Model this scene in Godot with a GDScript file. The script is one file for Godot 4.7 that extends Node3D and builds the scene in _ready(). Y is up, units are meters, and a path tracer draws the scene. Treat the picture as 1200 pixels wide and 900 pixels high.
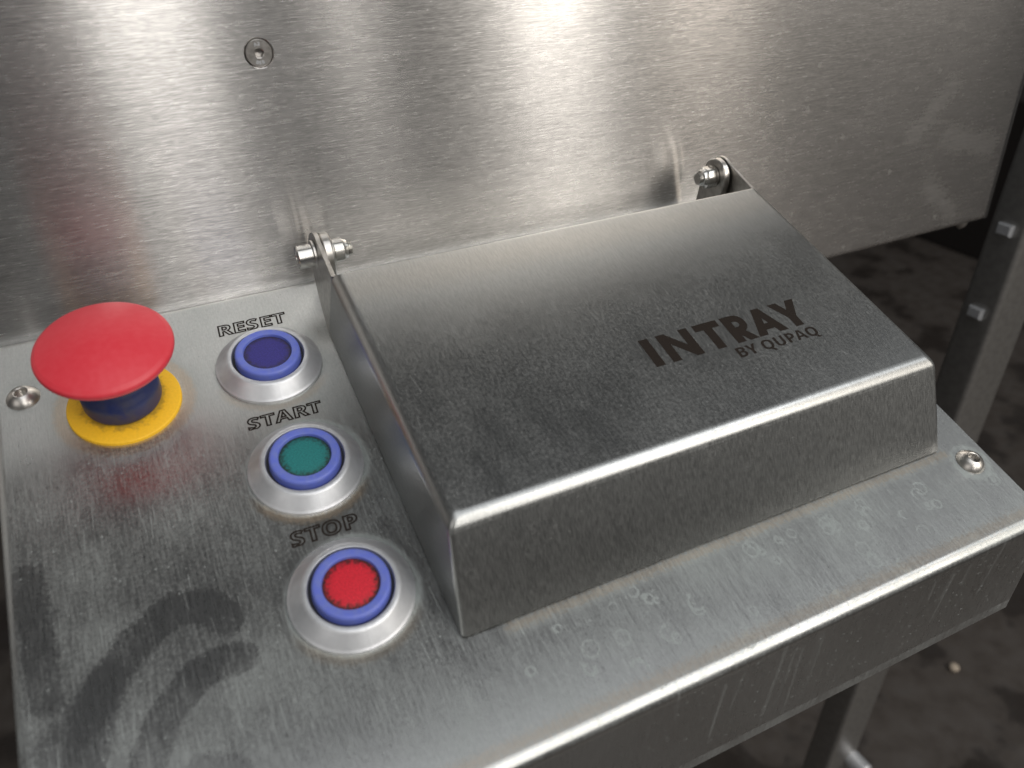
extends Node3D
# A stainless machine control panel: emergency stop, three push buttons and a hinged lid in front of a brushed back panel.
# Lengths below are millimetres in the panel's own axes (x along the wall, y off the panel face, z towards the operator);
# MM turns them into metres and TILT sets the panel face leaning towards the operator, so that the wall stands upright.

const MM := 0.001
const TILT := 0.334
var frame := Basis(Vector3.RIGHT, TILT)
var M := {}
var rng := RandomNumberGenerator.new()


# ---------------------------------------------------------------- mesh builder
class MB:
	var v := PackedVector3Array()
	var n := PackedVector3Array()
	var u := PackedVector2Array()
	var ix := PackedInt32Array()

	func add(p: Vector3, nn: Vector3, uv := Vector2.ZERO) -> int:
		v.append(p * 0.001)
		n.append(nn.normalized())
		u.append(uv)
		return v.size() - 1

	func tri(a: int, b: int, c: int) -> void:
		var cr := (v[b] - v[a]).cross(v[c] - v[a])
		if cr.length_squared() < 1e-22:
			return
		if cr.dot(n[a] + n[b] + n[c]) > 0.0:
			ix.append_array([a, c, b])
		else:
			ix.append_array([a, b, c])

	func quad(a: int, b: int, c: int, d: int) -> void:
		tri(a, b, c)
		tri(a, c, d)

	func flat_quad(a: Vector3, b: Vector3, c: Vector3, d: Vector3, nn: Vector3) -> void:
		var i := add(a, nn, Vector2(0, 0))
		add(b, nn, Vector2(1, 0))
		add(c, nn, Vector2(1, 1))
		add(d, nn, Vector2(0, 1))
		quad(i, i + 1, i + 2, i + 3)

	func mesh(m: Material) -> ArrayMesh:
		var a := []
		a.resize(Mesh.ARRAY_MAX)
		a[Mesh.ARRAY_VERTEX] = v
		a[Mesh.ARRAY_NORMAL] = n
		a[Mesh.ARRAY_TEX_UV] = u
		a[Mesh.ARRAY_INDEX] = ix
		var me := ArrayMesh.new()
		me.add_surface_from_arrays(Mesh.PRIMITIVE_TRIANGLES, a)
		me.surface_set_material(0, m)
		return me

	# Turned shape: prof holds Vector3(radius, height, hex) with hex 1 where the section is a hexagon.
	func lathe(prof: Array, segs := 64, at := Vector3.ZERO, b := Basis(), uvr := 0.0) -> void:
		var k := prof.size()
		for i in k - 1:
			var p: Vector3 = prof[i]
			var q: Vector3 = prof[i + 1]
			if Vector2(p.x - q.x, p.y - q.y).length() < 1e-6:
				continue
			var rows := []
			for e in 2:
				var w: Vector3 = prof[i + e]
				var me := seg_normal(p, q)
				var other := me
				if e == 0 and i > 0:
					other = seg_normal(prof[i - 1], p)
				elif e == 1 and i < k - 2:
					other = seg_normal(q, prof[i + 2])
				var nn := (me + other).normalized() if me.dot(other) > 0.88 else me
				var row := []
				for s in segs + 1:
					var t := TAU * s / segs
					var r := w.x
					if w.z > 0.5:
						var h := fmod(t, PI / 3.0) - PI / 6.0
						r = w.x / cos(h)
					var d := Vector3(cos(t), 0, sin(t))
					var uv := Vector2(float(s) / segs, w.y * 0.02)
					if uvr > 0.0:
						uv = Vector2(0.5 + d.x * r / uvr * 0.5, 0.5 + d.z * r / uvr * 0.5)
					row.append(add(at + b * (d * r + Vector3.UP * w.y), b * (d * nn.x + Vector3.UP * nn.y), uv))
				rows.append(row)
			for s in segs:
				quad(rows[0][s], rows[0][s + 1], rows[1][s + 1], rows[1][s])

	func seg_normal(p: Vector3, q: Vector3) -> Vector2:
		var d := Vector2(q.x - p.x, q.y - p.y).normalized()
		return Vector2(-d.y, d.x)

	# A flat plate: polygon in the (a, b) plane, extruded from c0 to c1; f maps (a, b, c) to a point.
	func plate(poly: PackedVector2Array, c0: float, c1: float, f: Callable, bev := 0.25) -> void:
		var inn := PackedVector2Array()
		var k := poly.size()
		var area := 0.0
		for i in k:
			area += poly[i].cross(poly[(i + 1) % k])
		var sg := 1.0 if area > 0 else -1.0
		var nrm := []
		for i in k:
			var d0 := (poly[i] - poly[(i + k - 1) % k]).normalized()
			var d1 := (poly[(i + 1) % k] - poly[i]).normalized()
			var n0 := Vector2(d0.y, -d0.x) * sg
			var n1 := Vector2(d1.y, -d1.x) * sg
			var nn := (n0 + n1).normalized()
			nrm.append([n0, n1, nn])
			inn.append(poly[i] - nn * bev / maxf(0.5, nn.dot(n0)))
		var idx := Geometry2D.triangulate_polygon(inn)
		var o: Vector3 = f.call(0.0, 0.0, 0.0)
		var ea: Vector3 = (f.call(1.0, 0.0, 0.0) - o).normalized()
		var eb: Vector3 = (f.call(0.0, 1.0, 0.0) - o).normalized()
		var ec: Vector3 = (f.call(0.0, 0.0, 1.0) - o).normalized()
		for side in 2:
			var c := c0 if side == 0 else c1
			var out := (-ec if side == 0 else ec) * signf(c1 - c0)
			var s := v.size()
			for q in inn:
				add(f.call(q.x, q.y, c), out, q * 0.01)
			for t in range(0, idx.size(), 3):
				tri(s + idx[t], s + idx[t + 1], s + idx[t + 2])
			var cb := c0 + bev * signf(c1 - c0) if side == 0 else c1 - bev * signf(c1 - c0)
			for i in k:
				var j := (i + 1) % k
				var ni: Vector2 = nrm[i][2] if nrm[i][0].dot(nrm[i][1]) > 0.7 else nrm[i][1]
				var nj: Vector2 = nrm[j][2] if nrm[j][0].dot(nrm[j][1]) > 0.7 else nrm[j][0]
				var wi := ea * ni.x + eb * ni.y
				var wj := ea * nj.x + eb * nj.y
				var a := add(f.call(inn[i].x, inn[i].y, c), wi + out, inn[i] * 0.01)
				var b := add(f.call(inn[j].x, inn[j].y, c), wj + out, inn[j] * 0.01)
				var cc := add(f.call(poly[j].x, poly[j].y, cb), wj + out, poly[j] * 0.01)
				var dd := add(f.call(poly[i].x, poly[i].y, cb), wi + out, poly[i] * 0.01)
				quad(a, b, cc, dd)
				if side == 0:
					var ce := c1 - bev * signf(c1 - c0)
					a = add(f.call(poly[i].x, poly[i].y, cb), wi, poly[i] * 0.01)
					b = add(f.call(poly[j].x, poly[j].y, cb), wj, poly[j] * 0.01)
					cc = add(f.call(poly[j].x, poly[j].y, ce), wj, poly[j] * 0.01)
					dd = add(f.call(poly[i].x, poly[i].y, ce), wi, poly[i] * 0.01)
					quad(a, b, cc, dd)

	# A folded sheet-metal pan. lo / hi: plan extents at the bottom; draft, rad: [left, right, front, rear]; uv in mm mapped by uo, us.
	func pan(lo: Vector2, hi: Vector2, yb: float, yt: float, draft: Array, rad: Array, rc: float, rcr: float, uo: Vector2, us: Vector2, hem := 1.5) -> void:
		var ys := [yb]
		var H := yt - yb
		for i in 4:
			var ph := atan2(draft[i], H)
			for s in 11:
				var a := lerpf(ph, PI / 2, s / 10.0)
				ys.append(yt - rad[i] + rad[i] * sin(a))
		ys.sort()
		var lv := [yb]
		for y in ys:
			if y - lv[-1] > 0.004:
				lv.append(y)
		lv[-1] = yt
		var rings := []
		for y in lv:
			var ins := []
			var ang := []
			for i in 4:
				var ph := atan2(draft[i], H)
				var r: float = rad[i]
				if y <= yt - r + r * sin(ph):
					ins.append(draft[i] / H * (y - yb))
					ang.append(ph)
				else:
					var ci: float = draft[i] / H * (H - r) + r / cos(ph)
					var dy: float = clampf((y - yt + r) / r, -1, 1)
					ins.append(ci - r * sqrt(maxf(0.0, 1.0 - dy * dy)))
					ang.append(asin(dy))
			var x0: float = lo.x + ins[0]
			var x1: float = hi.x - ins[1]
			var z1: float = hi.y - ins[2]
			var z0: float = lo.y + ins[3]
			var row := []
			# corners: front right, front left, rear left, rear right; angles measured from +x towards +z
			var cs := [[x1 - rc, z1 - rc, 0.0, 1, 2, rc], [x0 + rc, z1 - rc, PI / 2, 2, 0, rc], [x0 + rcr, z0 + rcr, PI, 0, 3, rcr], [x1 - rcr, z0 + rcr, PI * 1.5, 3, 1, rcr]]
			for c in cs:
				for s in 7:
					var t: float = c[2] + PI / 2 * s / 6.0
					var d := Vector3(cos(t), 0, sin(t))
					var a: float = lerpf(ang[c[3]], ang[c[4]], s / 6.0)
					var p := Vector3(c[0] + c[5] * d.x, y, c[1] + c[5] * d.z)
					var dd: float = yt - y
					row.append([p, d * cos(a) + Vector3.UP * sin(a), (Vector2(p.x + d.x * dd, p.z + d.z * dd) - uo) * us, d])
			rings.append(row)
		var k: int = rings[0].size()
		var ids := []
		for row in rings:
			var r := []
			for q in row:
				r.append(add(q[0], q[1], q[2]))
			ids.append(r)
		for j in ids.size() - 1:
			for i in k:
				quad(ids[j][i], ids[j][(i + 1) % k], ids[j + 1][(i + 1) % k], ids[j + 1][i])
		var top: Array = rings[-1]
		var cen := Vector3.ZERO
		for q in top:
			cen += q[0]
		cen /= k
		var ctr := add(cen, Vector3.UP, (Vector2(cen.x, cen.z) - uo) * us)
		var tp := []
		for q in top:
			tp.append(add(q[0], Vector3.UP, q[2]))
		for i in k:
			tri(ctr, tp[i], tp[(i + 1) % k])
		# the sheet's cut edge and a strip of its inside
		var e0 := []
		var e1 := []
		var e2 := []
		var e3 := []
		for q in rings[0]:
			e0.append(add(q[0], Vector3.DOWN, q[2]))
			e1.append(add(q[0] - q[3] * hem, Vector3.DOWN, q[2]))
			e2.append(add(q[0] - q[3] * hem, -q[3], q[2]))
			e3.append(add(q[0] - q[3] * hem + Vector3.UP * 1.2, -q[3], q[2]))
		for i in k:
			var j := (i + 1) % k
			quad(e0[i], e0[j], e1[j], e1[i])
			quad(e2[i], e2[j], e3[j], e3[i])


func rounded(pts: Array, rad: Array, steps := 5) -> Array:
	# profile corners (radius, height) rounded off, as Vector3(radius, height, 0)
	var out := []
	for i in pts.size():
		var p: Vector2 = pts[i]
		if i == 0 or i == pts.size() - 1 or rad[i] <= 0.0:
			out.append(Vector3(p.x, p.y, 0))
			continue
		var a: Vector2 = (pts[i - 1] - p).normalized()
		var b: Vector2 = (pts[i + 1] - p).normalized()
		var q0: Vector2 = p + a * rad[i]
		var q1: Vector2 = p + b * rad[i]
		for s in steps + 1:
			var t := float(s) / steps
			var w: Vector2 = q0.lerp(p, t).lerp(p.lerp(q1, t), t)
			out.append(Vector3(w.x, w.y, 0))
	return out


# ---------------------------------------------------------------- scene helpers
var used := {}

func numbered(called: String) -> String:
	if not used.has(called):
		used[called] = 0
		return called
	used[called] += 1
	return "%s_%03d" % [called, used[called]]


func thing(called: String, label: String, category: String, at := Vector3.ZERO, on_panel := true, group := "") -> Node3D:
	var o := Node3D.new()
	o.name = numbered(called)
	add_child(o, true)
	o.transform = Transform3D(frame if on_panel else Basis(), (frame * at if on_panel else at) * MM)
	tag(o, label, category, group)
	return o


func tag(o: Node3D, label: String, category: String, group := "") -> void:
	o.set_meta("label", label)
	o.set_meta("category", category)
	if group:
		o.set_meta("group", group)


func part(called: String, mb: MB, m: Material, parent: Node3D) -> MeshInstance3D:
	var o := MeshInstance3D.new()
	o.name = called
	o.mesh = mb.mesh(m)
	parent.add_child(o, true)
	return o


func copy(o: Node3D, at: Vector3, label: String, on_panel := true) -> Node3D:
	var c: Node3D = o.duplicate()
	c.name = numbered(str(o.name))
	add_child(c, true)
	c.position = (frame * at if on_panel else at) * MM
	c.set_meta("label", label)
	return c


# ---------------------------------------------------------------- textures
func noise(w: int, h: int, sd: int, freq: float, kind := FastNoiseLite.TYPE_SIMPLEX_SMOOTH, octaves := 3, fw := 0, fh := 0) -> PackedByteArray:
	var f := FastNoiseLite.new()
	f.noise_type = kind
	f.seed = sd
	f.frequency = freq
	f.fractal_type = FastNoiseLite.FRACTAL_FBM if octaves > 1 else FastNoiseLite.FRACTAL_NONE
	f.fractal_octaves = octaves
	var im := f.get_image(fw if fw else w, fh if fh else h)
	im.convert(Image.FORMAT_L8)
	if fw or fh:
		im.resize(w, h, Image.INTERPOLATE_CUBIC)
	return im.get_data()


func white(w: int, h: int, sd: int, fw: int, fh: int) -> PackedByteArray:
	# random grey values on a coarse grid, stretched to full size: the grain that brushing leaves
	var r := RandomNumberGenerator.new()
	r.seed = sd
	var b := PackedByteArray()
	b.resize(fw * fh)
	for i in fw * fh:
		b[i] = r.randi() & 255
	var im := Image.create_from_data(fw, fh, false, Image.FORMAT_L8, b)
	im.resize(w, h, Image.INTERPOLATE_CUBIC)
	return im.get_data()


class Sheet:
	# wear of one sheet: film (dust and dried residue), tint (beige deposit), mark (dark stain)
	var w: int
	var h: int
	var lo: Vector2
	var s: float
	var film := PackedFloat32Array()
	var tint := PackedFloat32Array()
	var grit: PackedByteArray

	func box(a: Vector2, b: Vector2) -> Rect2i:
		var p := ((a - lo) * s).floor()
		var q := ((b - lo) * s).ceil()
		var x0 := clampi(int(p.x), 0, w - 1)
		var y0 := clampi(int(p.y), 0, h - 1)
		return Rect2i(x0, y0, clampi(int(q.x), 0, w - 1) - x0 + 1, clampi(int(q.y), 0, h - 1) - y0 + 1)

	func stroke(pts: Array, rad: float, soft: float, amount: float, to_tint := false, rough := 1.0) -> void:
		var a: Vector2 = pts[0]
		var b: Vector2 = pts[0]
		for p in pts:
			a = a.min(p)
			b = b.max(p)
		var g := Vector2.ONE * (rad + soft + rough * 2.0)
		var r := box(a - g, b + g)
		for y in range(r.position.y, r.end.y):
			for x in range(r.position.x, r.end.x):
				var q := Vector2(x, y) / s + lo
				var d := 1e9
				for i in maxi(1, pts.size() - 1):
					var c := Geometry2D.get_closest_point_to_segment(q, pts[i], pts[mini(i + 1, pts.size() - 1)])
					d = minf(d, q.distance_squared_to(c))
				var k := y * w + x
				d = sqrt(d) + (grit[k] / 255.0 - 0.5) * rough
				var t := 1.0 - smoothstep(rad - soft, rad + soft, d)
				if to_tint:
					tint[k] += t * amount
				else:
					film[k] += t * amount

	func ring(c: Vector2, r0: float, wid: float, soft: float, amount: float, to_tint := false, rough := 1.0, from := 0.0, arc := TAU) -> void:
		var g := Vector2.ONE * (r0 + wid + soft + rough)
		var r := box(c - g, c + g)
		for y in range(r.position.y, r.end.y):
			for x in range(r.position.x, r.end.x):
				var q := Vector2(x, y) / s + lo - c
				var k := y * w + x
				var d := absf(q.length() + (grit[k] / 255.0 - 0.5) * rough - r0)
				if d > wid + soft:
					continue
				var t := 1.0 - smoothstep(maxf(0.0, wid - soft), wid + soft, d)
				if arc < TAU:
					var an := absf(angle_difference(q.angle(), from)) / (arc * 0.5)
					t *= clampf((1.0 - an) * 3.0, 0.0, 1.0)
				if to_tint:
					tint[k] += t * amount
				else:
					film[k] += t * amount


func new_sheet(w: int, h: int, lo: Vector2, s: float, base: float, sd: int, streaks: PackedByteArray, big := 0.3, fine := 0.25, st := 0.2, upright := 1e4) -> Sheet:
	var sh := Sheet.new()
	sh.w = w
	sh.h = h
	sh.lo = lo
	sh.s = s
	sh.film.resize(w * h)
	sh.tint.resize(w * h)
	var a := noise(w, h, sd, 0.018, FastNoiseLite.TYPE_SIMPLEX_SMOOTH, 4, w / 4, h / 4)
	var clean := int((upright - lo.y) * s)     # rows past the fold belong to the upright front face, which keeps less dust
	sh.grit = noise(w, h, sd + 1, 0.11, FastNoiseLite.TYPE_SIMPLEX_SMOOTH, 4)
	for i in w * h:
		sh.film[i] = base + (a[i] * 0.00392 - 0.5) * big + (sh.grit[i] * 0.00392 - 0.5) * fine + (streaks[i] * 0.00392 - 0.5) * st
		if i > clean * w:
			sh.film[i] *= 0.2
	return sh


func sheet_material(sh: Sheet, streaks: PackedByteArray, fine: PackedByteArray, steel: Color, dust: Color, beige: Color, r0: float, r1: float, metal_loss: float, bump: float, aniso: float, grain := 1.0, rvar := 0.1) -> StandardMaterial3D:
	var k := sh.w * sh.h
	var col := PackedByteArray()
	var pk := PackedByteArray()
	col.resize(k * 3)
	pk.resize(k * 3)
	var s0 := Vector3(steel.r, steel.g, steel.b) * 255.0
	var s1 := Vector3(dust.r, dust.g, dust.b) * 255.0
	var s2 := Vector3(beige.r, beige.g, beige.b) * 255.0
	for i in k:
		var f := minf(0.5 * (sh.film[i] + sqrt(sh.film[i] * sh.film[i] + 0.03)), 1.0)
		var t := clampf(sh.tint[i], 0.0, 1.0)
		var g := (streaks[i] + fine[i]) * 0.00196 - 0.5
		var c := s0.lerp(s1, f).lerp(s2, t) * (1.0 + g * 0.16 * grain)
		col[i * 3] = clampi(int(c.x), 0, 255)
		col[i * 3 + 1] = clampi(int(c.y), 0, 255)
		col[i * 3 + 2] = clampi(int(c.z), 0, 255)
		var ft := maxf(f, t * 0.8)
		pk[i * 3] = clampi(int(127.0 + g * 200.0 + f * 20.0), 0, 255)
		pk[i * 3 + 1] = clampi(int((r0 + (r1 - r0) * ft + g * rvar) * 255.0), 0, 255)
		pk[i * 3 + 2] = clampi(int((1.0 - metal_loss * ft * sqrt(ft)) * 255.0), 0, 255)
	var m := StandardMaterial3D.new()
	m.albedo_texture = ImageTexture.create_from_image(Image.create_from_data(sh.w, sh.h, false, Image.FORMAT_RGB8, col))
	var tx := ImageTexture.create_from_image(Image.create_from_data(sh.w, sh.h, false, Image.FORMAT_RGB8, pk))
	m.roughness = 1.0
	m.roughness_texture = tx
	m.roughness_texture_channel = BaseMaterial3D.TEXTURE_CHANNEL_GREEN
	m.metallic = 1.0
	m.metallic_texture = tx
	m.metallic_texture_channel = BaseMaterial3D.TEXTURE_CHANNEL_BLUE
	m.heightmap_enabled = bump > 0.0
	m.heightmap_texture = tx
	m.heightmap_scale = bump
	m.anisotropy_enabled = aniso != 0.0
	m.anisotropy = aniso
	m.texture_filter = BaseMaterial3D.TEXTURE_FILTER_LINEAR_WITH_MIPMAPS
	m.texture_repeat = true
	return m


func plain(c: Color, rough: float, metal := 0.0) -> StandardMaterial3D:
	var m := StandardMaterial3D.new()
	m.albedo_color = c.linear_to_srgb()
	m.roughness = rough
	m.metallic = metal
	return m


func mottled(c: Color, d: Color, rough: float, metal: float, sd: int, freq: float, amount: float, bump := 0.0) -> StandardMaterial3D:
	# triplanar wear: colour c with patches of d
	var m := plain(Color.WHITE, rough, metal)
	var b := noise(256, 256, sd, freq, FastNoiseLite.TYPE_SIMPLEX_SMOOTH, 4)
	var im := Image.create_empty(256, 256, false, Image.FORMAT_RGB8)
	for y in 256:
		for x in 256:
			var k := clampf((b[y * 256 + x] / 255.0 - 0.5) * 2.0 * amount + amount * 0.5, 0, 1)
			im.set_pixel(x, y, c.lerp(d, k).linear_to_srgb())
	m.albedo_texture = ImageTexture.create_from_image(im)
	m.uv1_triplanar = true
	m.uv1_scale = Vector3.ONE * 25.0
	if bump > 0.0:
		m.heightmap_enabled = true
		m.heightmap_texture = m.albedo_texture
		m.heightmap_scale = bump
	return m


func lens_material(c: Color, dirt: Color, sd: int, ring_at := 0.0) -> StandardMaterial3D:
	# the coloured button insert: grainy pigment and grime gathered along its rim
	var w := 192
	var b := noise(w, w, sd, 0.16, FastNoiseLite.TYPE_SIMPLEX_SMOOTH, 3)
	var e := noise(w, w, sd + 5, 0.05, FastNoiseLite.TYPE_SIMPLEX_SMOOTH, 3)
	var im := Image.create_empty(w, w, false, Image.FORMAT_RGB8)
	for y in w:
		for x in w:
			var q := Vector2(x - w * 0.5, y - w * 0.5) / (w * 0.5)
			var n := b[y * w + x] / 255.0 - 0.5
			var f := smoothstep(0.72, 0.96, q.length() + n * 0.35 + (e[y * w + x] / 255.0 - 0.5) * 0.25)
			var k := c * (1.0 + n * (0.9 if ring_at == 0.0 else 0.12))
			if ring_at > 0.0:   # grime gathered round the stem instead
				f = 0.45 * (1.0 - smoothstep(ring_at - 0.06, ring_at + 0.12, q.length() + n * 0.05 + (e[y * w + x] / 255.0 - 0.5) * 0.22))
			im.set_pixel(x, y, k.lerp(dirt * (1.0 + n), f).clamp().linear_to_srgb())
	var m := plain(Color.WHITE, 0.6)
	m.albedo_texture = ImageTexture.create_from_image(im)
	m.heightmap_enabled = true
	m.heightmap_texture = m.albedo_texture
	m.heightmap_scale = 0.02
	m.texture_repeat = false
	return m


# ---------------------------------------------------------------- lettering
func glyph_runs(text: String, font_name: String, weight: int) -> Array:
	# closed outlines of a line of text, in units of its cap height, from x = 0 on
	var f := SystemFont.new()
	f.font_names = PackedStringArray([font_name])
	f.font_weight = weight
	var ts := TextServerManager.get_primary_interface()
	var rid: RID = f.get_rids()[0]
	var x := 0.0
	var out := []
	var cap := 0.0
	for ch in text:
		var gi := ts.font_get_glyph_index(rid, 64, ch.unicode_at(0), 0)
		var d: Dictionary = ts.font_get_glyph_contours(rid, 64, gi)
		var pts: PackedVector3Array = d.get("points", PackedVector3Array())
		var ends: PackedInt32Array = d.get("contours", PackedInt32Array())
		var s := 0
		for e in ends:
			var c := []
			for i in range(s, e + 1):
				c.append(pts[i])
			s = e + 1
			var line := flatten(c)
			for i in line.size():
				cap = maxf(cap, absf(line[i].y)) if ch == "T" or ch == "I" or ch == "R" or ch == "B" or ch == "A" else cap
				line[i].x += x
			out.append(line)
		x += ts.font_get_glyph_advance(rid, 64, gi).x
	var res := []
	for l in out:
		var q := PackedVector2Array()
		for p in l:
			q.append(Vector2(p.x, p.y) / cap)
		res.append(q)
	return [res, x / cap]


func flatten(c: Array) -> PackedVector2Array:
	# TrueType contour: z is 1 for points on the curve, 0 for conic controls
	var q := []
	var k := c.size()
	for i in k:
		var p: Vector3 = c[i]
		var n: Vector3 = c[(i + 1) % k]
		q.append(p)
		if p.z < 0.5 and n.z < 0.5:
			q.append(Vector3((p.x + n.x) / 2, (p.y + n.y) / 2, 1))
	while q[0].z < 0.5:
		q.append(q.pop_front())
	var out := PackedVector2Array()
	k = q.size()
	var i := 0
	while i < k:
		var p: Vector3 = q[i]
		out.append(Vector2(p.x, p.y))
		var n: Vector3 = q[(i + 1) % k]
		if n.z < 0.5:
			var e: Vector3 = q[(i + 2) % k]
			for t in [0.25, 0.5, 0.75]:
				var a := Vector2(p.x, p.y).lerp(Vector2(n.x, n.y), t)
				var b := Vector2(n.x, n.y).lerp(Vector2(e.x, e.y), t)
				out.append(a.lerp(b, t))
			i += 2
		else:
			i += 1
	return out


func lay_text(mb: MB, text: String, x0: float, x1: float, z_base: float, height: float, y: float, line_width: float, slant := 0.0) -> void:
	# outlined letters as narrow etched lines lying on the face y
	var g := glyph_runs(text, "Droid Sans", 700)
	var lo := 1e9
	var hi := -1e9
	for l in g[0]:
		for p in l:
			lo = minf(lo, p.x)
			hi = maxf(hi, p.x)
	for l in g[0]:
		var pts := PackedVector2Array()
		for p in l:
			pts.append(Vector2(x0 + (p.x - lo) / (hi - lo) * (x1 - x0) + absf(p.y) * slant * height, z_base + signf_down(p.y) * absf(p.y) * height))
		var k := pts.size()
		var o := []
		for i in k:
			var d0 := (pts[i] - pts[(i + k - 1) % k]).normalized()
			var d1 := (pts[(i + 1) % k] - pts[i]).normalized()
			var n0 := Vector2(d0.y, -d0.x)
			var nn := (n0 + Vector2(d1.y, -d1.x)).normalized()
			var w := line_width * 0.5 / maxf(0.45, nn.dot(n0))
			o.append([mb.add(Vector3(pts[i].x + nn.x * w, y, pts[i].y + nn.y * w), Vector3.UP), mb.add(Vector3(pts[i].x - nn.x * w, y, pts[i].y - nn.y * w), Vector3.UP)])
		for i in k:
			var j := (i + 1) % k
			mb.quad(o[i][0], o[j][0], o[j][1], o[i][1])


func signf_down(_y: float) -> float:
	return -1.0


func solid_text(called: String, text: String, x0: float, x1: float, z_base: float, height: float, y: float, m: Material, parent: Node3D) -> void:
	var f := SystemFont.new()
	f.font_names = PackedStringArray(["Droid Sans"])
	f.font_weight = 700
	var t := TextMesh.new()
	t.text = text
	t.font = f
	t.font_size = 96
	t.pixel_size = 0.001
	t.depth = 0.0004
	t.curve_step = 1.0
	t.horizontal_alignment = HORIZONTAL_ALIGNMENT_LEFT
	t.material = m
	var b := t.get_aabb()
	var g := glyph_runs(text, "Droid Sans", 700)
	var top := -1e9
	var bot := 1e9
	for l in g[0]:
		for p in l:
			top = maxf(top, absf(p.y) if p.y != 0.0 else 0.0)
	var o := MeshInstance3D.new()
	o.name = called
	o.mesh = t
	# cap height of this face is 0.714 of its size
	var sy := height / (0.714 * 96 * 0.001)
	var sx := (x1 - x0) / b.size.x
	# TextMesh stands in x-y: lay it on the face
	var base := Basis(Vector3(sx, 0, 0), Vector3(0, 0, -sy), Vector3(0, 40.0, 0)) * MM
	# find the baseline: centred vertically by TextMesh, so measure from the box's top when no letter rises above the capitals
	var over := 0.0
	o.transform = Transform3D(base, Vector3(x0 - b.position.x * sx, y, z_base - height + (b.end.y - over) * sy) * MM)
	parent.add_child(o, true)


# ================================================================ the scene
func _ready() -> void:
	rng.seed = 7
	# --- camera
	var cam := Camera3D.new()
	cam.name = "camera"
	var at := CameraAttributesPhysical.new()
	at.frustum_focal_length = 25.12
	at.frustum_focus_distance = 0.29
	at.frustum_near = 0.02
	at.frustum_far = 60.0
	at.exposure_aperture = 11.0
	cam.attributes = at
	var back := frame * Vector3(-0.35354184, 0.74306147, 0.56821459)
	var up := frame * Vector3(0.25194068, 0.66063706, -0.70716658)
	add_child(cam)
	cam.transform = Transform3D(Basis(up.cross(back).normalized(), up.normalized(), back.normalized()), Vector3(-24.1, 147.7, 192.5) * MM)
	cam.current = true

	# --- surroundings: a dim workshop hall
	var we := WorldEnvironment.new()
	we.name = "surroundings"
	var env := Environment.new()
	env.background_mode = Environment.BG_COLOR
	env.background_color = Color(0.048, 0.049, 0.05).linear_to_srgb()
	env.tonemap_mode = Environment.TONE_MAPPER_LINEAR
	env.tonemap_exposure = 1.08
	env.sdfgi_enabled = true
	env.ssao_enabled = true
	env.ssil_enabled = true
	we.environment = env
	add_child(we)

	# --- lamps: tall bright openings behind the operator and ceiling fittings
	lamp("tall_window_near", 2.9, 0.37, 3.1, 3.0, 2.0, 7.0, Color(1.0, 0.985, 0.965))
	lamp("tall_window_slim", 16.8, 0.13, 3.1, 3.0, 2.0, 6.0, Color(1.0, 0.98, 0.955))
	lamp("tall_window_mid", 31.9, 0.33, 3.1, 3.0, 2.0, 11.0, Color(1.0, 0.98, 0.95))
	lamp("tall_window_far", 42.8, 0.33, 3.1, 3.0, 2.0, 6.0, Color(1.0, 0.96, 0.91))
	lamp("dim_opening", 54.0, 0.75, 3.0, 3.0, 1.6, 0.75, Color(1.0, 0.97, 0.93))
	lamp("side_opening", -50.0, 2.0, 2.2, 3.2, 1.5, 1.0, Color(1.0, 0.98, 0.96))
	ceiling("ceiling_lamp", Vector3(0.1, 2.6, 1.4), Vector2(1.8, 2.2), 1.5)
	ceiling("ceiling_lamp_side", Vector3(2.9, 2.4, 0.4), Vector2(1.0, 1.6), 0.75)
	ceiling("ceiling_lamp_row", Vector3(2.1, 2.6, 1.35), Vector2(1.5, 0.9), 4.0)

	var t0 := Time.get_ticks_msec()
	materials()
	back_wall()
	surroundings()
	control_panel()
	lid()
	buttons()
	hinges()
	screws()
	print("built in ", Time.get_ticks_msec() - t0, " ms")


func lamp(called: String, azimuth: float, width: float, height: float, dist: float, mid: float, radiance: float, c: Color) -> void:
	var a := AreaLight3D.new()
	a.name = called
	a.area_size = Vector2(width, height)
	a.area_normalize_energy = true
	a.light_color = c
	a.light_energy = radiance * width * height / PI
	a.area_range = 20.0
	a.shadow_enabled = true
	var p := Vector3(sin(deg_to_rad(azimuth)), 0, cos(deg_to_rad(azimuth))) * dist + Vector3(0, mid, 0)
	add_child(a)
	a.look_at_from_position(p, Vector3(0, mid, 0), Vector3.UP)


func ceiling(called: String, p: Vector3, s: Vector2, radiance: float) -> void:
	var a := AreaLight3D.new()
	a.name = called
	a.area_size = s
	a.area_normalize_energy = true
	a.light_color = Color(0.98, 0.99, 1.0)
	a.light_energy = radiance * s.x * s.y / PI
	a.area_range = 20.0
	a.shadow_enabled = true
	add_child(a)
	a.look_at_from_position(p, Vector3(p.x, 0, p.z), Vector3.FORWARD)


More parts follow.
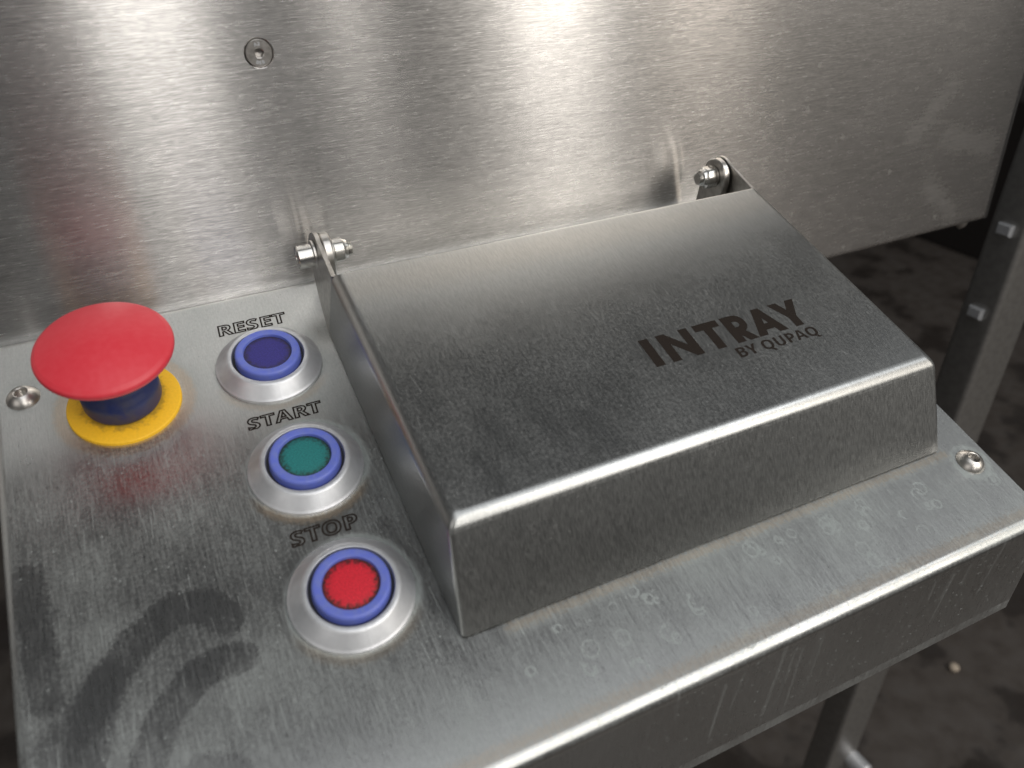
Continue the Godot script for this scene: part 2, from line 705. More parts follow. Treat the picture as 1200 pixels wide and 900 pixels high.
func materials() -> void:
	M.steel = mottled(Color(0.62, 0.6, 0.57), Color(0.4, 0.38, 0.35), 0.3, 1.0, 3, 0.05, 0.5)
	M.bolt = mottled(Color(0.68, 0.67, 0.64), Color(0.42, 0.38, 0.32), 0.26, 1.0, 4, 0.02, 0.2)
	M.screw = mottled(Color(0.6, 0.58, 0.55), Color(0.35, 0.33, 0.3), 0.36, 1.0, 5, 0.02, 0.2)
	M.worn_screw = mottled(Color(0.46, 0.44, 0.42), Color(0.26, 0.25, 0.23), 0.36, 0.95, 15, 0.06, 0.6, 0.004)
	M.alu = mottled(Color(0.66, 0.675, 0.7), Color(0.5, 0.51, 0.53), 0.46, 0.7, 6, 0.04, 0.5, 0.006)
	M.red = mottled(Color(0.66, 0.036, 0.056), Color(0.7, 0.08, 0.1), 0.44, 0.0, 8, 0.05, 0.3, 0.006)
	M.yellow = mottled(Color(0.82, 0.43, 0.012), Color(0.55, 0.3, 0.03), 0.45, 0.0, 9, 0.03, 0.25)
	M.navy = mottled(Color(0.008, 0.02, 0.11), Color(0.05, 0.05, 0.07), 0.45, 0.0, 10, 0.03, 0.6)
	M.blue = mottled(Color(0.12, 0.165, 0.6), Color(0.18, 0.22, 0.5), 0.45, 0.0, 11, 0.04, 0.5)
	M.gasket = plain(Color(0.03, 0.03, 0.035), 0.7)
	M.etch = plain(Color(0.022, 0.017, 0.014), 0.75, 0.0)
	M.etch.metallic_specular = 0.25
	M.dark_steel = mottled(Color(0.36, 0.35, 0.335), Color(0.24, 0.23, 0.22), 0.4, 0.85, 12, 0.02, 0.4)
	M.black = mottled(Color(0.012, 0.011, 0.01), Color(0.03, 0.02, 0.018), 0.6, 0.0, 13, 0.02, 0.5)


# ---------------------------------------------------------------- back wall
func back_wall() -> void:
	var w := 2048
	var h := 1024
	var st := white(w, h, 21, 80, 1024)
	var fi := white(w, h, 22, 340, 1024)
	var sh := new_sheet(w, h, Vector2(-100, -90), 4.0, 0.0, 31, st, 0.12, 0.04, 0.03)
	var r := RandomNumberGenerator.new()
	r.seed = 5
	for i in 40:   # dried splashes, more of them towards the free end
		var p := Vector2(409.0 - absf(r.randfn(0, 130)), r.randf_range(-85, 80))
		sh.ring(p, 0.0, r.randf_range(0.3, 1.1), 0.9, r.randf_range(0.1, 0.5), false, 1.2)
	for q in [[Vector2(350, 20), Vector2(372, 40)], [Vector2(330, -10), Vector2(350, -30)], [Vector2(355, -5), Vector2(390, 5)]]:
		sh.stroke(q, 5.0, 5.0, 0.22, false, 6.0)
	M.wall = sheet_material(sh, st, fi, Color(0.81, 0.80, 0.79), Color(0.68, 0.67, 0.66), Color(0.7, 0.62, 0.52), 0.25, 0.42, 0.4, 0.0005, -0.99, 1.35, 0.03)
	var o := thing("back_panel", "large upright brushed stainless sheet behind the buttons and lid", "machine panel", Vector3(0, 0, -95.0))
	o.transform.basis = Basis()      # the sheet stands upright
	var x0 := -520.0
	var x1 := 410.0
	var y0 := -49.0
	var y1 := 124.0
	var c := Vector2(20.4, 77.7)
	var rr := 4.75
	var mb := MB.new()
	var uv := func(x: float, y: float) -> Vector2: return Vector2((x + 100.0) * 4.0 / w, (90.0 - y) * 4.0 / h)
	var rb := 9.0
	# flat face in nine fields round the screw hole
	var xs := [x0, c.x - 12, c.x + 12, x1 - rb]
	var ys := [y0 + 3.0, c.y - 12, c.y + 12, y1 - 3.0]
	var N := Vector3(0, 0, 1)
	for i in 3:
		for j in 3:
			if i == 1 and j == 1:
				continue
			var a := mb.add(Vector3(xs[i], ys[j], 0), N, uv.call(xs[i], ys[j]))
			mb.add(Vector3(xs[i + 1], ys[j], 0), N, uv.call(xs[i + 1], ys[j]))
			mb.add(Vector3(xs[i + 1], ys[j + 1], 0), N, uv.call(xs[i + 1], ys[j + 1]))
			mb.add(Vector3(xs[i], ys[j + 1], 0), N, uv.call(xs[i], ys[j + 1]))
			mb.quad(a, a + 1, a + 2, a + 3)
	var prev := []
	for s in 65:
		var t := TAU * s / 64.0
		var d := Vector2(cos(t), sin(t))
		var e := d * 12.0 / maxf(absf(d.x), absf(d.y))
		var row := [mb.add(Vector3(c.x + e.x, c.y + e.y, 0), N, uv.call(c.x + e.x, c.y + e.y)), mb.add(Vector3(c.x + d.x * rr, c.y + d.y * rr, 0), N, uv.call(c.x + d.x * rr, c.y + d.y * rr))]
		var bn := Vector3(-d.x, -d.y, 1)
		row.append(mb.add(Vector3(c.x + d.x * rr, c.y + d.y * rr, 0), bn, uv.call(c.x, c.y)))
		row.append(mb.add(Vector3(c.x + d.x * (rr - 0.25), c.y + d.y * (rr - 0.25), -0.25), bn, uv.call(c.x, c.y)))
		row.append(mb.add(Vector3(c.x + d.x * (rr - 1.6), c.y + d.y * (rr - 1.6), -2.0), bn, uv.call(c.x, c.y)))
		if s:
			mb.quad(prev[0], row[0], row[1], prev[1])
			mb.quad(prev[2], row[2], row[3], prev[3])
			mb.quad(prev[3], row[3], row[4], prev[4])
		prev = row
	# folded edges: bottom and top (small), free right end (wide)
	fold(mb, Vector3(x0, y0 + 3.0, 0), Vector3(x1 - rb, y0 + 3.0, 0), Vector3.DOWN, 3.0, 22.0, uv)
	fold(mb, Vector3(x0, y1 - 3.0, 0), Vector3(x1 - rb, y1 - 3.0, 0), Vector3.UP, 3.0, 22.0, uv)
	fold(mb, Vector3(x1 - rb, y0 + 1.0, 0), Vector3(x1 - rb, y1, 0), Vector3.RIGHT, rb, 24.0, uv)
	part("sheet", mb, M.wall, o)
	var cb := MB.new()
	cb.lathe(rounded([Vector2(0, 1.0), Vector2(2.0, 0.6), Vector2(3.4, -1.5), Vector2(3.4, -5.0), Vector2(0.0, -8.0)], [0, 0.5, 1.0, 1.5, 0]), 32, Vector3(400, y0 - 1.0, -12))
	part("corner_bolt", cb, M.screw, o)
	# rear skin, so that the sheet has a back
	var bk := MB.new()
	bk.flat_quad(Vector3(x0, y0, -25), Vector3(x1, y0, -25), Vector3(x1, y1, -25), Vector3(x0, y1, -25), Vector3(0, 0, -1))
	part("rear_cover", bk, M.dark_steel, o)


func fold(mb: MB, a: Vector3, b: Vector3, out: Vector3, r: float, depth: float, uv: Callable) -> void:
	var prev := []
	for s in 12:
		var t := minf(s / 10.0, 1.0) * PI / 2
		var off := out * r * sin(t) + Vector3(0, 0, -r + r * cos(t))
		if s == 11:
			off = out * r + Vector3(0, 0, -depth)
		var nn := out * sin(t) + Vector3(0, 0, cos(t))
		var e := out * (r * t + (depth if s == 11 else 0.0))
		var row := [mb.add(a + off, nn, uv.call(a.x + e.x, a.y + e.y)), mb.add(b + off, nn, uv.call(b.x + e.x, b.y + e.y))]
		if s:
			mb.quad(prev[0], prev[1], row[1], row[0])
		prev = row


# ---------------------------------------------------------------- control panel
func control_panel() -> void:
	var w := 2048
	var h := 1536
	var st := white(w, h, 41, 1400, 60)
	var fi := white(w, h, 42, 2048, 260)
	var lo := Vector2(-100, -100)
	var sh := new_sheet(w, h, lo, 6.4, 0.36, 43, st, 0.42, 0.42, 0.2, 92.0)
	# wiped tracks of greasy fingers
	sh.stroke([Vector2(-70, 60), Vector2(-40, 62), Vector2(-20, 50)], 16.0, 14.0, 0.13, false, 6.0)
	sh.stroke([Vector2(-75, 66), Vector2(-69, 50), Vector2(-63.5, 35), Vector2(-55.0, 25.5), Vector2(-44.5, 19.6), Vector2(-36.5, 21.5), Vector2(-32.3, 27)], 4.7, 1.1, -0.32, false, 1.2)
	sh.stroke([Vector2(-73, 44), Vector2(-66, 38), Vector2(-62, 32)], 5.0, 2.0, -0.2, false, 1.2)
	sh.stroke([Vector2(-60, 70), Vector2(-57, 57), Vector2(-51, 46.5), Vector2(-43, 39.5), Vector2(-36, 37.8), Vector2(-31.5, 38.5)], 4.3, 0.9, -0.33, false, 1.2)
	sh.stroke([Vector2(-51, 66), Vector2(-45, 62.5), Vector2(-39.5, 65)], 4.4, 1.0, -0.3, false, 1.2)
	sh.stroke([Vector2(-77, -3), Vector2(-75.9, 15), Vector2(-75.5, 32)], 4.0, 1.4, -0.3, false, 1.2)
	sh.stroke([Vector2(14, 16), Vector2(20, 44)], 2.5, 2.5, -0.25, false, 1.2)
	# residue round the fittings
	var es := Vector2(-45.5, -55.0)
	sh.ring(es, 18.6, 1.8, 1.2, 0.5, true, 1.6)
	sh.ring(es, 20.5, 2.0, 2.5, 0.22, false, 3.0)
	for i in 3:
		var c := Vector2(-0.6, -56.5 + 44.46 * i)
		sh.ring(c, 17.4, 0.5, 0.5, [0.1, 0.55, 0.5][i], false, 1.2)
		sh.ring(c, 18.0, 0.8, 0.8, [0.1, 0.6, 0.6][i], false, 2.0, -0.6, 2.6)
		sh.ring(c, 18.4, 1.2, 1.2, [0.3, 0.7, 0.35][i], true, 1.4, 1.7, 2.4)
	for q in [Vector2(204.7, 62.9), Vector2(-73.2, -67.3)]:
		sh.ring(q, 6.2, 0.9, 0.8, 0.6 if q.x > 0 else 0.1, false, 1.8)
	# deposits under the lid's front edge and along the fold
	sh.stroke([Vector2(35, 57.5), Vector2(198, 57.5)], 2.0, 1.8, 0.4, false, 4.0)
	sh.stroke([Vector2(35, 57.0), Vector2(198, 57.0)], 1.2, 1.2, 0.4, true, 3.0)
	sh.stroke([Vector2(-40, 85.0), Vector2(215, 85.0)], 1.5, 1.8, 0.35, true, 3.0)
	sh.stroke([Vector2(90, 64), Vector2(205, 68)], 5.0, 4.0, 0.16, false, 5.0)
	var r := RandomNumberGenerator.new()
	r.seed = 11
	for i in 34:   # dried drops
		var c := Vector2(r.randf_range(30, 210), r.randf_range(60, 84))
		for k in r.randi_range(1, 3):
			sh.ring(c + Vector2(r.randf_range(-2, 2), r.randf_range(-2, 2)), r.randf_range(0.5, 2.4), r.randf_range(0.1, 0.35), 0.25, r.randf_range(0.35, 0.95), false, 0.7, r.randf() * TAU, r.randf_range(3.0, 9.0))
	for i in 1000:  # lint and grains
		var c := Vector2(r.randf_range(-82, 212), r.randf_range(-90, 88))
		sh.ring(c, 0.0, r.randf_range(0.08, 0.28), 0.15, r.randf_range(0.4, 1.0), false, 0.2)
	for i in 520:  # fine scratches along the grain
		var c := Vector2(r.randf_range(-82, 212), r.randf_range(-40, 88))
		sh.stroke([c, c + Vector2(r.randf_range(-0.6, 0.6), r.randf_range(2, 9))], 0.06, 0.11, r.randf_range(0.2, 0.9), false, 0.1)
	# drips down the front flange (the face beyond z = 90)
	for i in 26:
		var c := Vector2(r.randf_range(60, 215), r.randf_range(92, 100))
		sh.stroke([c, c + Vector2(r.randf_range(-2, 1), r.randf_range(8, 40))], r.randf_range(0.15, 0.8), 0.45, r.randf_range(0.05, 0.28), false, 0.8)
	for i in 240:
		var c := Vector2(r.randf_range(60, 215), r.randf_range(94, 136))
		sh.ring(c, r.randf_range(0.2, 0.7), 0.12, 0.15, r.randf_range(0.4, 1.0), false, 0.5, r.randf() * TAU, 2.5)
	M.panel = sheet_material(sh, st, fi, Color(0.785, 0.785, 0.78), Color(0.67, 0.695, 0.69), Color(0.74, 0.66, 0.57), 0.28, 0.5, 0.55, 0.002, 0.78, 0.7)
	var o := thing("control_panel", "grimy brushed stainless control panel with folded edges, finger marks and etched button names", "control panel")
	var mb := MB.new()
	mb.pan(Vector2(-82.5, -94.0), Vector2(217.0, 100.8), -45.0, 0.0, [0.0, 3.5, 10.8, 0.0], [3.0, 0.5, 4.5, 3.6], 0.4, 0.4, lo, Vector2(6.4 / w, 6.4 / h))
	part("folded_sheet", mb, M.panel, o)
	for q in [["RESET", -12.9, 9.6, -74.6, 4.9], ["START", -13.0, 9.9, -31.6, 4.5], ["STOP", -11.4, 7.6, 13.0, 4.6]]:
		var t := MB.new()
		lay_text(t, q[0], q[1], q[2], q[3], q[4], 0.03, 0.56, 0.06)
		part(q[0].to_lower() + "_lettering", t, M.etch, o)
	# two ears that carry the lid's hinge
	for s in 2:
		var lug := MB.new()
		var poly := PackedVector2Array()
		for k in 17:
			var a := PI * k / 16.0
			poly.append(Vector2(HZ + 0.6 + 7.2 * cos(a), HY + 7.6 * sin(a)))
		poly.append(Vector2(HZ - 5.0, -0.5))
		poly.append(Vector2(HZ + 8.4, -0.5))
		lug.plate(poly, 25.9 if s == 0 else 192.0, 28.9 if s == 0 else 194.8, func(a: float, b: float, c: float) -> Vector3: return Vector3(c, b, a), 0.4)
		part("hinge_lug", lug, M.steel, o)


const HY := 19.5
const HZ := -83.5


# ---------------------------------------------------------------- lid
func lid() -> void:
	var w := 1536
	var h := 1152
	var st := white(w, h, 51, 1100, 100)
	var fi := noise(w, h, 52, 0.3, FastNoiseLite.TYPE_SIMPLEX_SMOOTH, 3)
	var lo := Vector2(-10, -80)
	var sc := 6.4
	var sh := new_sheet(w, h, lo, sc, 0.26, 53, st, 0.28, 0.62, 0.04, 41.0)
	var r := RandomNumberGenerator.new()
	r.seed = 19
	for q in [[Vector2(62, 12), Vector2(64, 24)], [Vector2(75, 18), Vector2(77, 28)], [Vector2(46, 5), Vector2(50, 22)], [Vector2(52, 28), Vector2(62, 32)], [Vector2(39, 20), Vector2(41, 30)], [Vector2(32, -14), Vector2(33, 4)]]:
		sh.stroke(q, 2.6, 3.2, -0.13, false, 1.5)
	sh.stroke([Vector2(28, -56), Vector2(190, -56)], 7.0, 6.0, 0.16, true, 8.0)
	for q in [[Vector2(29.3, -43.4), Vector2(30.6, -28)], [Vector2(32.5, -14), Vector2(33.4, -7)], [Vector2(90, -40), Vector2(98, -38)]]:
		sh.stroke(q, 0.12, 0.15, 0.55, false, 0.1)
	for i in 1400:
		var c := Vector2(r.randf_range(18, 200), r.randf_range(-64, 62))
		sh.ring(c, 0.0, r.randf_range(0.04, 0.22), 0.14, r.randf_range(0.3, 1.0), false, 0.2)
	for i in 70:
		var c := Vector2(r.randf_range(26, 195), r.randf_range(-60, 60))
		sh.ring(c, r.randf_range(0.5, 2.0), 0.2, 0.25, r.randf_range(0.1, 0.35), false, 0.7, r.randf() * TAU, 4.0)
	for i in 80:
		var c := Vector2(r.randf_range(26, 195), r.randf_range(-60, 30))
		sh.stroke([c, c + Vector2.from_angle(r.randf() * TAU) * r.randf_range(1, 5)], 0.05, 0.1, r.randf_range(0.1, 0.4), false, 0.1)
	for q in [[Vector2(47, 46), Vector2(46, 52), Vector2(48, 60)], [Vector2(53, 48), Vector2(54, 58)]]:
		sh.stroke(q, 0.1, 0.15, 0.3, false, 0.6)
	M.lid = sheet_material(sh, st, fi, Color(0.69, 0.695, 0.69), Color(0.64, 0.648, 0.645), Color(0.66, 0.60, 0.53), 0.30, 0.42, 0.42, 0.0007, 0.4, 1.1)
	var o := thing("hinged_lid", "wedge fronted stainless lid with etched brand lettering, hinged to the control panel", "lid")
	var mb := MB.new()
	var us := Vector2(sc / w, sc / h)
	mb.pan(Vector2(21.8, -64.0), Vector2(197.5, 55.5), 0.8, 27.0, [2.3, 0.4, 19.5, 0.0], [4.2, 3.5, 5.5, 2.0], 1.6, 0.15, lo, us)
	part("cover_shell", mb, M.lid, o)
	# the side cheeks run on behind the shell and end in rounded hinge eyes
	for s in 2:
		var poly := PackedVector2Array()
		poly.append(Vector2(-64.0, 0.4))
		poly.append(Vector2(-66.5, 0.8))
		poly.append(Vector2(-74.0, 4.0))
		poly.append(Vector2(-82.0, 9.0))
		for k in 15:
			var a := lerpf(-0.6 * PI, -1.62 * PI, k / 14.0)
			poly.append(Vector2(HZ + 7.6 * cos(a), HY + 7.6 * sin(a)))
		poly.append(Vector2(-64.0, 25.6))
		var e := MB.new()
		if s == 0:
			e.plate(poly, 0.0, 1.5, func(a: float, b: float, c: float) -> Vector3: return Vector3(21.8 + b * 0.0878 + c, b, a), 0.1)
		else:
			e.plate(poly, 0.0, 1.5, func(a: float, b: float, c: float) -> Vector3: return Vector3(197.5 - b * 0.0153 - c, b, a), 0.2)
		part("hinge_eye", e, M.steel, o)
	# the large word, letter by letter, as flat etched shapes
	var word := [
		[[Vector2(104.9, -3.8), Vector2(108.3, -3.8), Vector2(108.3, 8.0), Vector2(104.9, 8.0)]],
		[[Vector2(111.2, 8.0), Vector2(111.2, -3.8), Vector2(114.4, -3.8), Vector2(119.9, 2.9), Vector2(119.9, -3.8), Vector2(123.2, -3.8), Vector2(123.2, 8.0), Vector2(120.3, 8.0), Vector2(114.5, 1.0), Vector2(114.5, 8.0)]],
		[[Vector2(125.3, -3.8), Vector2(134.8, -3.8), Vector2(134.8, -0.9), Vector2(131.8, -0.9), Vector2(131.8, 8.0), Vector2(128.4, 8.0), Vector2(128.4, -0.9), Vector2(125.3, -0.9)]],
		[[Vector2(136.3, -3.8), Vector2(139.6, -3.8), Vector2(139.6, 8.0), Vector2(136.3, 8.0)], r_bowl()],
		[[Vector2(145.0, 8.0), Vector2(148.5, 8.0), Vector2(149.3, 5.9), Vector2(151.0, 5.9), Vector2(151.0, 3.2), Vector2(150.2, 3.2), Vector2(151.0, 0.7), Vector2(151.0, -3.8), Vector2(149.5, -3.8)],
		[Vector2(157.0, 8.0), Vector2(153.5, 8.0), Vector2(152.7, 5.9), Vector2(151.0, 5.9), Vector2(151.0, 3.2), Vector2(151.8, 3.2), Vector2(151.0, 0.7), Vector2(151.0, -3.8), Vector2(152.5, -3.8)]],
		[[Vector2(156.4, -3.8), Vector2(160.1, -3.8), Vector2(162.0, 0.2), Vector2(164.0, -3.8), Vector2(167.6, -3.8), Vector2(163.7, 3.6), Vector2(163.7, 8.0), Vector2(160.3, 8.0), Vector2(160.3, 3.6)]]]
	for l in word:
		var lm := MB.new()
		for q in l:
			lm.plate(PackedVector2Array(q), 26.98, 27.025, func(a: float, b: float, c: float) -> Vector3: return Vector3(a, c, b), 0.005)
		part("etched_letter", lm, M.etch, o)
	solid_text("small_lettering", "BY QUPAQ", 133.3, 166.0, 13.6, 4.1, 27.02, M.etch, o)


func r_bowl() -> Array:
	# bowl and leg of the letter R, open towards its stem
	var q := [Vector2(139.6, -3.8)]
	for k in 9:
		var a := lerpf(-PI / 2, PI / 2, k / 8.0)
		q.append(Vector2(141.0 + 3.6 * cos(a), 0.1 + 3.9 * sin(a)))
	q[-1] = Vector2(142.2, 3.7)
	q.append(Vector2(145.0, 8.0))
	q.append(Vector2(141.2, 8.0))
	q.append(Vector2(139.6, 5.2))
	q.append(Vector2(139.6, 1.5))
	for k in 7:
		var a := lerpf(PI / 2, -PI / 2, k / 6.0)
		q.append(Vector2(140.6 + 1.2 * cos(a), 0.25 + 1.25 * sin(a)))
	q.append(Vector2(139.6, -1.0))
	return q


# ---------------------------------------------------------------- emergency stop and push buttons
func buttons() -> void:
	var e := thing("emergency_stop", "red mushroom emergency stop button on a dark blue stem over a yellow ring", "emergency stop", Vector3(-45.5, 0, -55.0))
	var mb := MB.new()
	mb.lathe(rounded([Vector2(8, 1.9), Vector2(13, 1.9), Vector2(16.6, 1.2), Vector2(16.6, 0)], [0, 1, 0.5, 0]), 96, Vector3.ZERO, Basis(), 16.8)
	part("guard_ring", mb, lens_material(Color(0.93, 0.54, 0.02), Color(0.09, 0.07, 0.05), 65, 0.66), e)
	mb = MB.new()
	mb.lathe(rounded([Vector2(9.0, 23.0), Vector2(9.6, 12), Vector2(11.4, 9.0), Vector2(11.4, 3.2), Vector2(10.2, 1.9), Vector2(10.2, 1.5)], [0, 1, 1.2, 1.0, 0.2, 0]), 72)
	part("stem", mb, M.navy, e)
	mb = MB.new()
	var prof := []
	for k in 15:
		var t := k / 14.0
		var rr := 17.6 * t
		prof.append(Vector3(rr, 30.0 - 3.8 * pow(t, 1.9), 0))
	prof.append_array(rounded([Vector2(17.6, 26.2), Vector2(19.1, 25.3), Vector2(18.9, 23.2), Vector2(16.0, 21.2), Vector2(9.0, 19.0)], [0, 0.9, 1.1, 1.5, 0]))
	mb.lathe(prof, 96)
	part("mushroom_head", mb, M.red, e)
	# push buttons
	var proto := thing("push_button", "", "push button", Vector3(-0.63, 0, -56.5), true, "push buttons in a column beside the lid")
	mb = MB.new()
	mb.lathe(rounded([Vector2(11.2, 2.6), Vector2(11.5, 5.0), Vector2(12.9, 5.0), Vector2(16.4, 1.3), Vector2(17.0, 0.9), Vector2(17.0, 0.0)], [0, 0.25, 0.7, 0.4, 0.2, 0]), 96)
	part("bezel", mb, M.alu, proto)
	mb = MB.new()
	mb.lathe([Vector3(9.0, 3.2, 0), Vector3(11.4, 3.2, 0)], 48)
	part("gasket", mb, M.gasket, proto)
	mb = MB.new()
	mb.lathe(rounded([Vector2(7.5, 5.6), Vector2(7.7, 6.7), Vector2(10.3, 6.8), Vector2(10.5, 2.6)], [0, 0.3, 1.1, 0], 7), 72)
	part("collar", mb, M.blue, proto)
	var lenses := [lens_material(Color(0.035, 0.03, 0.2), Color(0.03, 0.025, 0.06), 61), lens_material(Color(0.012, 0.17, 0.17), Color(0.01, 0.03, 0.025), 62), lens_material(Color(0.6, 0.012, 0.03), Color(0.05, 0.012, 0.01), 63)]
	var lens := MB.new()
	lens.lathe([Vector3(0, 6.15, 0), Vector3(3, 6.1, 0), Vector3(6, 5.95, 0), Vector3(7.7, 5.7, 0)], 48, Vector3.ZERO, Basis(), 7.7)
	var labels := ["push button with dark indigo insert in a blue ring under the word RESET", "push button with teal green insert in a blue ring under the word START", "push button with bright red insert in a blue ring under the word STOP"]
	for i in 3:
		var b := proto if i == 0 else copy(proto, Vector3(-0.63, 0, -56.5 + 44.46 * i), labels[i])
		b.set_meta("label", labels[i])
	for i in 3:
		var b: Node3D = get_node("push_button" if i == 0 else "push_button_%03d" % i)
		var l := part("insert", lens, lenses[i], b)
		if i:
			l.mesh = lens.mesh(lenses[i])


# ---------------------------------------------------------------- hinge bolts
func hinges() -> void:
	for s in 2:
		var o := thing("hinge_bolt", ["socket head bolt and nut through the lid's left hinge eye", "bolt and domed nut through the lid's right hinge eye"][s], "bolt", Vector3(23.93 if s == 0 else 196.8, HY, HZ), true, "bolts of the lid hinge")
		var d := -1.0 if s == 0 else 1.0     # the way the head points
		var b := Basis(Vector3.BACK, d * -PI / 2)   # y of the turned shapes to the head's side
		var mb := MB.new()
		if s == 0:
			mb.lathe([Vector3(0, 3.0, 0), Vector3(2.0, 3.0, 1), Vector3(2.0, 6.0, 1), Vector3(2.25, 6.4, 0), Vector3(3.7, 6.4, 0), Vector3(4.0, 6.1, 0), Vector3(4.0, 1.3, 0)], 48, Vector3.ZERO, b)
		else:
			mb.lathe([Vector3(0, 0.35, 0), Vector3(2.8, 0.3, 0), Vector3(3.2, 0.02, 0)], 40, Vector3.ZERO, b)
		part("head", mb, M.bolt, o)
		if s == 0:
			mb = MB.new()
			mb.lathe(rounded([Vector2(2.6, 1.2), Vector2(5.0, 1.2), Vector2(5.0, 0.15), Vector2(2.6, 0.15)], [0, 0.3, 0.2, 0]), 48, Vector3.ZERO, b)
			part("washer", mb, M.steel, o)
		var base := -5.05
		mb = MB.new()
		mb.lathe([Vector3(2.4, base, 0), Vector3(4.6, base, 0), Vector3(4.6, base - 0.7, 0), Vector3(2.4, base - 0.7, 0)], 40, Vector3.ZERO, b)
		part("nut_washer", mb, M.steel, o)
		mb = MB.new()
		mb.lathe([Vector3(3.6, base - 0.7, 1), Vector3(3.95, base - 1.1, 1), Vector3(3.95, base - 4.3, 1), Vector3(3.7, base - 4.6, 0), Vector3(3.5, base - 5.0, 0), Vector3(3.2, base - 5.9, 0), Vector3(2.6, base - 6.2, 0), Vector3(2.5, base - 5.4, 0)], 48, Vector3.ZERO, b * Basis(Vector3.UP, 0.35))
		part("nut", mb, M.bolt, o)
		mb = MB.new()
		mb.lathe([Vector3(2.4, 0.1, 0), Vector3(2.4, base - 7.0, 0), Vector3(2.0, base - 7.5, 0), Vector3(0, base - 7.5, 0)], 32, Vector3.ZERO, b)
		for k in 7:   # thread crests that show past the nut
			var y := base - 5.6 - k * 0.3
			mb.lathe([Vector3(2.4, y, 0), Vector3(2.55, y - 0.12, 0), Vector3(2.4, y - 0.24, 0)], 32, Vector3.ZERO, b)
		part("threaded_end", mb, M.bolt, o)


# ---------------------------------------------------------------- screws
func screws() -> void:
	var o := thing("button_head_screw", "domed socket screw in the panel's left edge beside the emergency stop", "screw", Vector3(-73.2, 0, -67.3), true, "button head screws in the control panel")
	var mb := MB.new()
	var prof := [Vector3(0, 0.9, 0), Vector3(1.7, 0.9, 1), Vector3(1.75, 2.5, 1), Vector3(2.15, 2.65, 0)]
	for k in 9:
		var a := lerpf(0.42, 1.18, k / 8.0)
		prof.append(Vector3(5.2 * sin(a), 5.2 * cos(a) - 1.95, 0))
	prof.append_array([Vector3(4.85, 0.15, 0), Vector3(4.6, 0.0, 0)])
	mb.lathe(prof, 60, Vector3.ZERO, Basis(Vector3.UP, 0.3))
	part("head", mb, M.screw, o)
	copy(o, Vector3(204.7, 0, 62.9), "domed socket screw at the panel's right edge near the lid's front corner")
	# countersunk screw in the back panel
	var c := thing("countersunk_screw", "flush socket screw with stamped rim set in the upright back panel", "screw", Vector3.ZERO)
	var p := frame * Vector3(0, 0, -95.0) + Vector3(20.4, 77.7, 0.05)
	c.transform = Transform3D(Basis(Vector3.RIGHT, PI / 2), p * MM)
	mb = MB.new()
	mb.lathe([Vector3(0, -2.2, 0), Vector3(1.25, -2.0, 1), Vector3(1.3, -0.25, 1), Vector3(1.65, 0.0, 0), Vector3(3.9, 0.0, 0), Vector3(4.2, -0.3, 0), Vector3(3.1, -1.8, 0)], 60)
	part("head", mb, M.worn_screw, c)
	var st := MB.new()
	for q in [["A", 1.85], ["2", 1.45], ["D", -1.95], ["S", -1.62], ["B", -1.3], ["N", -0.95]]:
		var g := glyph_runs(q[0] + "T", "Droid Sans", 700)
		for l in g[0]:
			if l[0].x > 0.9:
				continue
			var k: int = l.size()
			var ids := []
			for pt in l:
				var loc := Vector2((pt.x - 0.4) * 0.95, absf(pt.y) * 0.95 - 0.5)
				var tang: float = q[1] - PI / 2 if q[1] > 0 else q[1] + PI / 2
				var cc: Vector2 = Vector2.from_angle(q[1]) * 2.8 + loc.rotated(tang)
				ids.append(cc)
			for i in k:
				var a: Vector2 = ids[i]
				var b: Vector2 = ids[(i + 1) % k]
				var nn := (b - a).orthogonal().normalized() * 0.11
				var s := st.add(Vector3(a.x + nn.x, 0.06, -a.y - nn.y), Vector3.UP)
				st.add(Vector3(b.x + nn.x, 0.06, -b.y - nn.y), Vector3.UP)
				st.add(Vector3(b.x - nn.x, 0.06, -b.y + nn.y), Vector3.UP)
				st.add(Vector3(a.x - nn.x, 0.06, -a.y + nn.y), Vector3.UP)
				st.quad(s, s + 1, s + 2, s + 3)
	part("stamped_marks", st, M.alu, c)


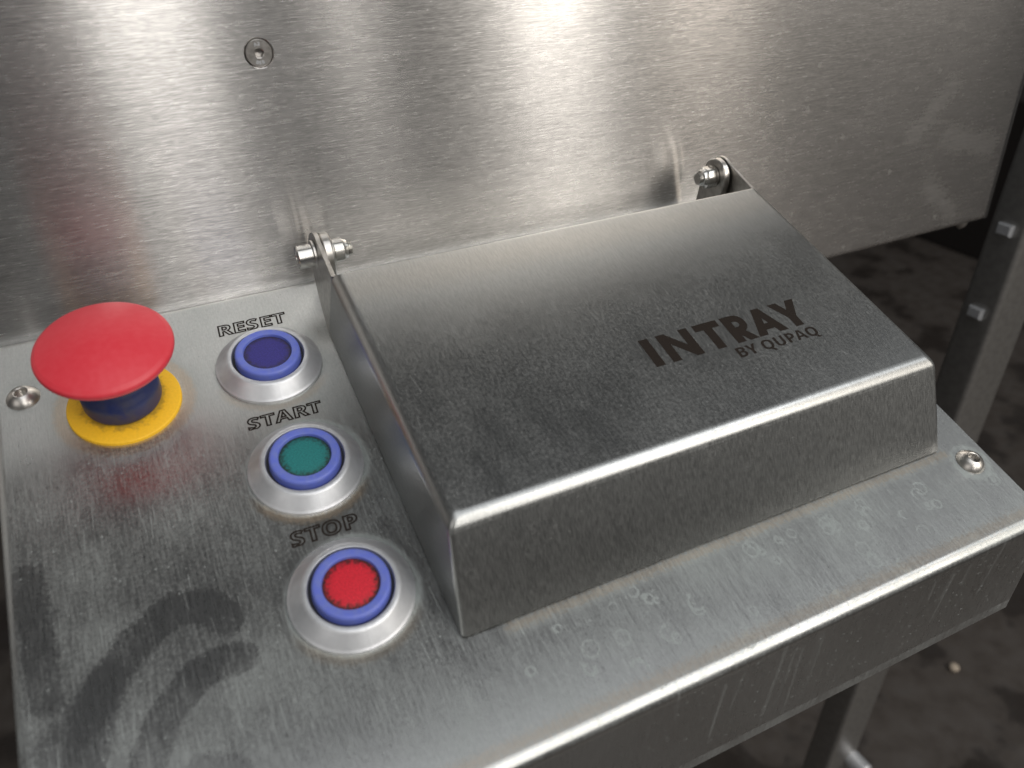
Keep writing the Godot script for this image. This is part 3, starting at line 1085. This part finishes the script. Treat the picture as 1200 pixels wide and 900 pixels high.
# ---------------------------------------------------------------- floor and frame beyond
func surroundings() -> void:
	var w := 1024
	var a := noise(w, w, 71, 0.006, FastNoiseLite.TYPE_SIMPLEX_SMOOTH, 5)
	var b := noise(w, w, 72, 0.03, FastNoiseLite.TYPE_SIMPLEX_SMOOTH, 4)
	var im := Image.create_empty(w, w, false, Image.FORMAT_RGB8)
	var rg := Image.create_empty(w, w, false, Image.FORMAT_RGB8)
	for y in w:
		for x in w:
			var k := y * w + x
			var n := a[k] / 255.0
			var m := b[k] / 255.0 - 0.5
			var stain := 0.7 * smoothstep(0.5, 0.75, n + m * 0.35)
			var c := Color(0.08, 0.066, 0.056).lerp(Color(0.056, 0.05, 0.046), m + 0.5) * (1.0 + m * 0.8)
			im.set_pixel(x, y, c.lerp(Color(0.022, 0.018, 0.016), stain).clamp().linear_to_srgb())
			rg.set_pixel(x, y, Color.WHITE * clampf(lerpf(0.6, 0.15, stain) + m * 0.2, 0, 1))
	var fm := plain(Color.WHITE, 1.0)
	fm.albedo_texture = ImageTexture.create_from_image(im)
	fm.roughness_texture = ImageTexture.create_from_image(rg)
	fm.uv1_scale = Vector3(8, 8, 1)
	var fl := MB.new()
	fl.flat_quad(Vector3(-6000, 0, -6000), Vector3(6000, 0, -6000), Vector3(6000, 0, 6000), Vector3(-6000, 0, 6000), Vector3.UP)
	var o := part("floor", fl, fm, self)
	o.position = Vector3(0, -0.95, 0)
	o.set_meta("kind", "structure")
	tag(o, "dark brown workshop floor with black oily stains", "floor")
	# the frame post to the right
	var post := thing("frame_post", "dark upright steel frame post with small square clips to the right of the panel", "post", Vector3(417, -950, -127), false)
	post.rotation.z = -0.1
	var mb := MB.new()
	var prof := PackedVector2Array()
	for q in [[0, 12, PI], [40, 12, -PI / 2], [40, 40, 0], [0, 40, PI / 2]]:
		for s in 5:
			var t: float = q[2] + PI / 2 * s / 4.0
			var cx: float = clampf(q[0], 4, 36)
			var cz: float = clampf(q[1], 16, 36)
			prof.append(Vector2(cx + 4 * cos(t), cz + 4 * sin(t) - 40))
	mb.plate(prof, 0.0, 1400.0, func(aa: float, bb: float, cc: float) -> Vector3: return Vector3(aa, cc, bb), 0.3)
	part("square_tube", mb, M.dark_steel, post)
	for y in [833.0, 895.0]:
		var h := MB.new()
		h.plate(PackedVector2Array([Vector2(y - 4, -19), Vector2(y + 4, -19), Vector2(y + 4, -8), Vector2(y - 4, -8)]), 0.5, -4.5, func(aa: float, bb: float, cc: float) -> Vector3: return Vector3(cc, aa, bb), 1.0)
		part("clip", h, M.alu, post)
	var f := MB.new()
	f.lathe([Vector3(0, 20.0, 0), Vector3(7.0, 20.0, 0), Vector3(9.0, 18.0, 0), Vector3(9.0, 0, 0)], 32, Vector3(33, 338, 0), Basis(Vector3.RIGHT, PI / 2))
	part("stud", f, M.alu, post)
	# low dark machine base behind
	var base := thing("machine_base", "black low machine base in the shadow beneath the back panel", "machine base", Vector3(2450, -950, -1350), false)
	mb = MB.new()
	mb.plate(PackedVector2Array([Vector2(0, 0), Vector2(900, 0), Vector2(900, 1700), Vector2(0, 1700)]), 0.0, 520.0, func(aa: float, bb: float, cc: float) -> Vector3: return Vector3(aa, cc, -1700 + bb), 6.0)
	part("base_block", mb, M.black, base)
	# a pebble on the floor
	var peb := thing("pebble", "small pale pebble lying on the dark floor below the panel's right corner", "pebble", Vector3(968, -948, -308), false)
	mb = MB.new()
	mb.lathe(rounded([Vector2(0, 7.5), Vector2(5, 7.5), Vector2(8.5, 3), Vector2(6, -2.5), Vector2(0, -2.5)], [0, 2.5, 2.0, 1.5, 0]), 24)
	part("stone", mb, plain(Color(0.45, 0.38, 0.3), 0.7), peb)
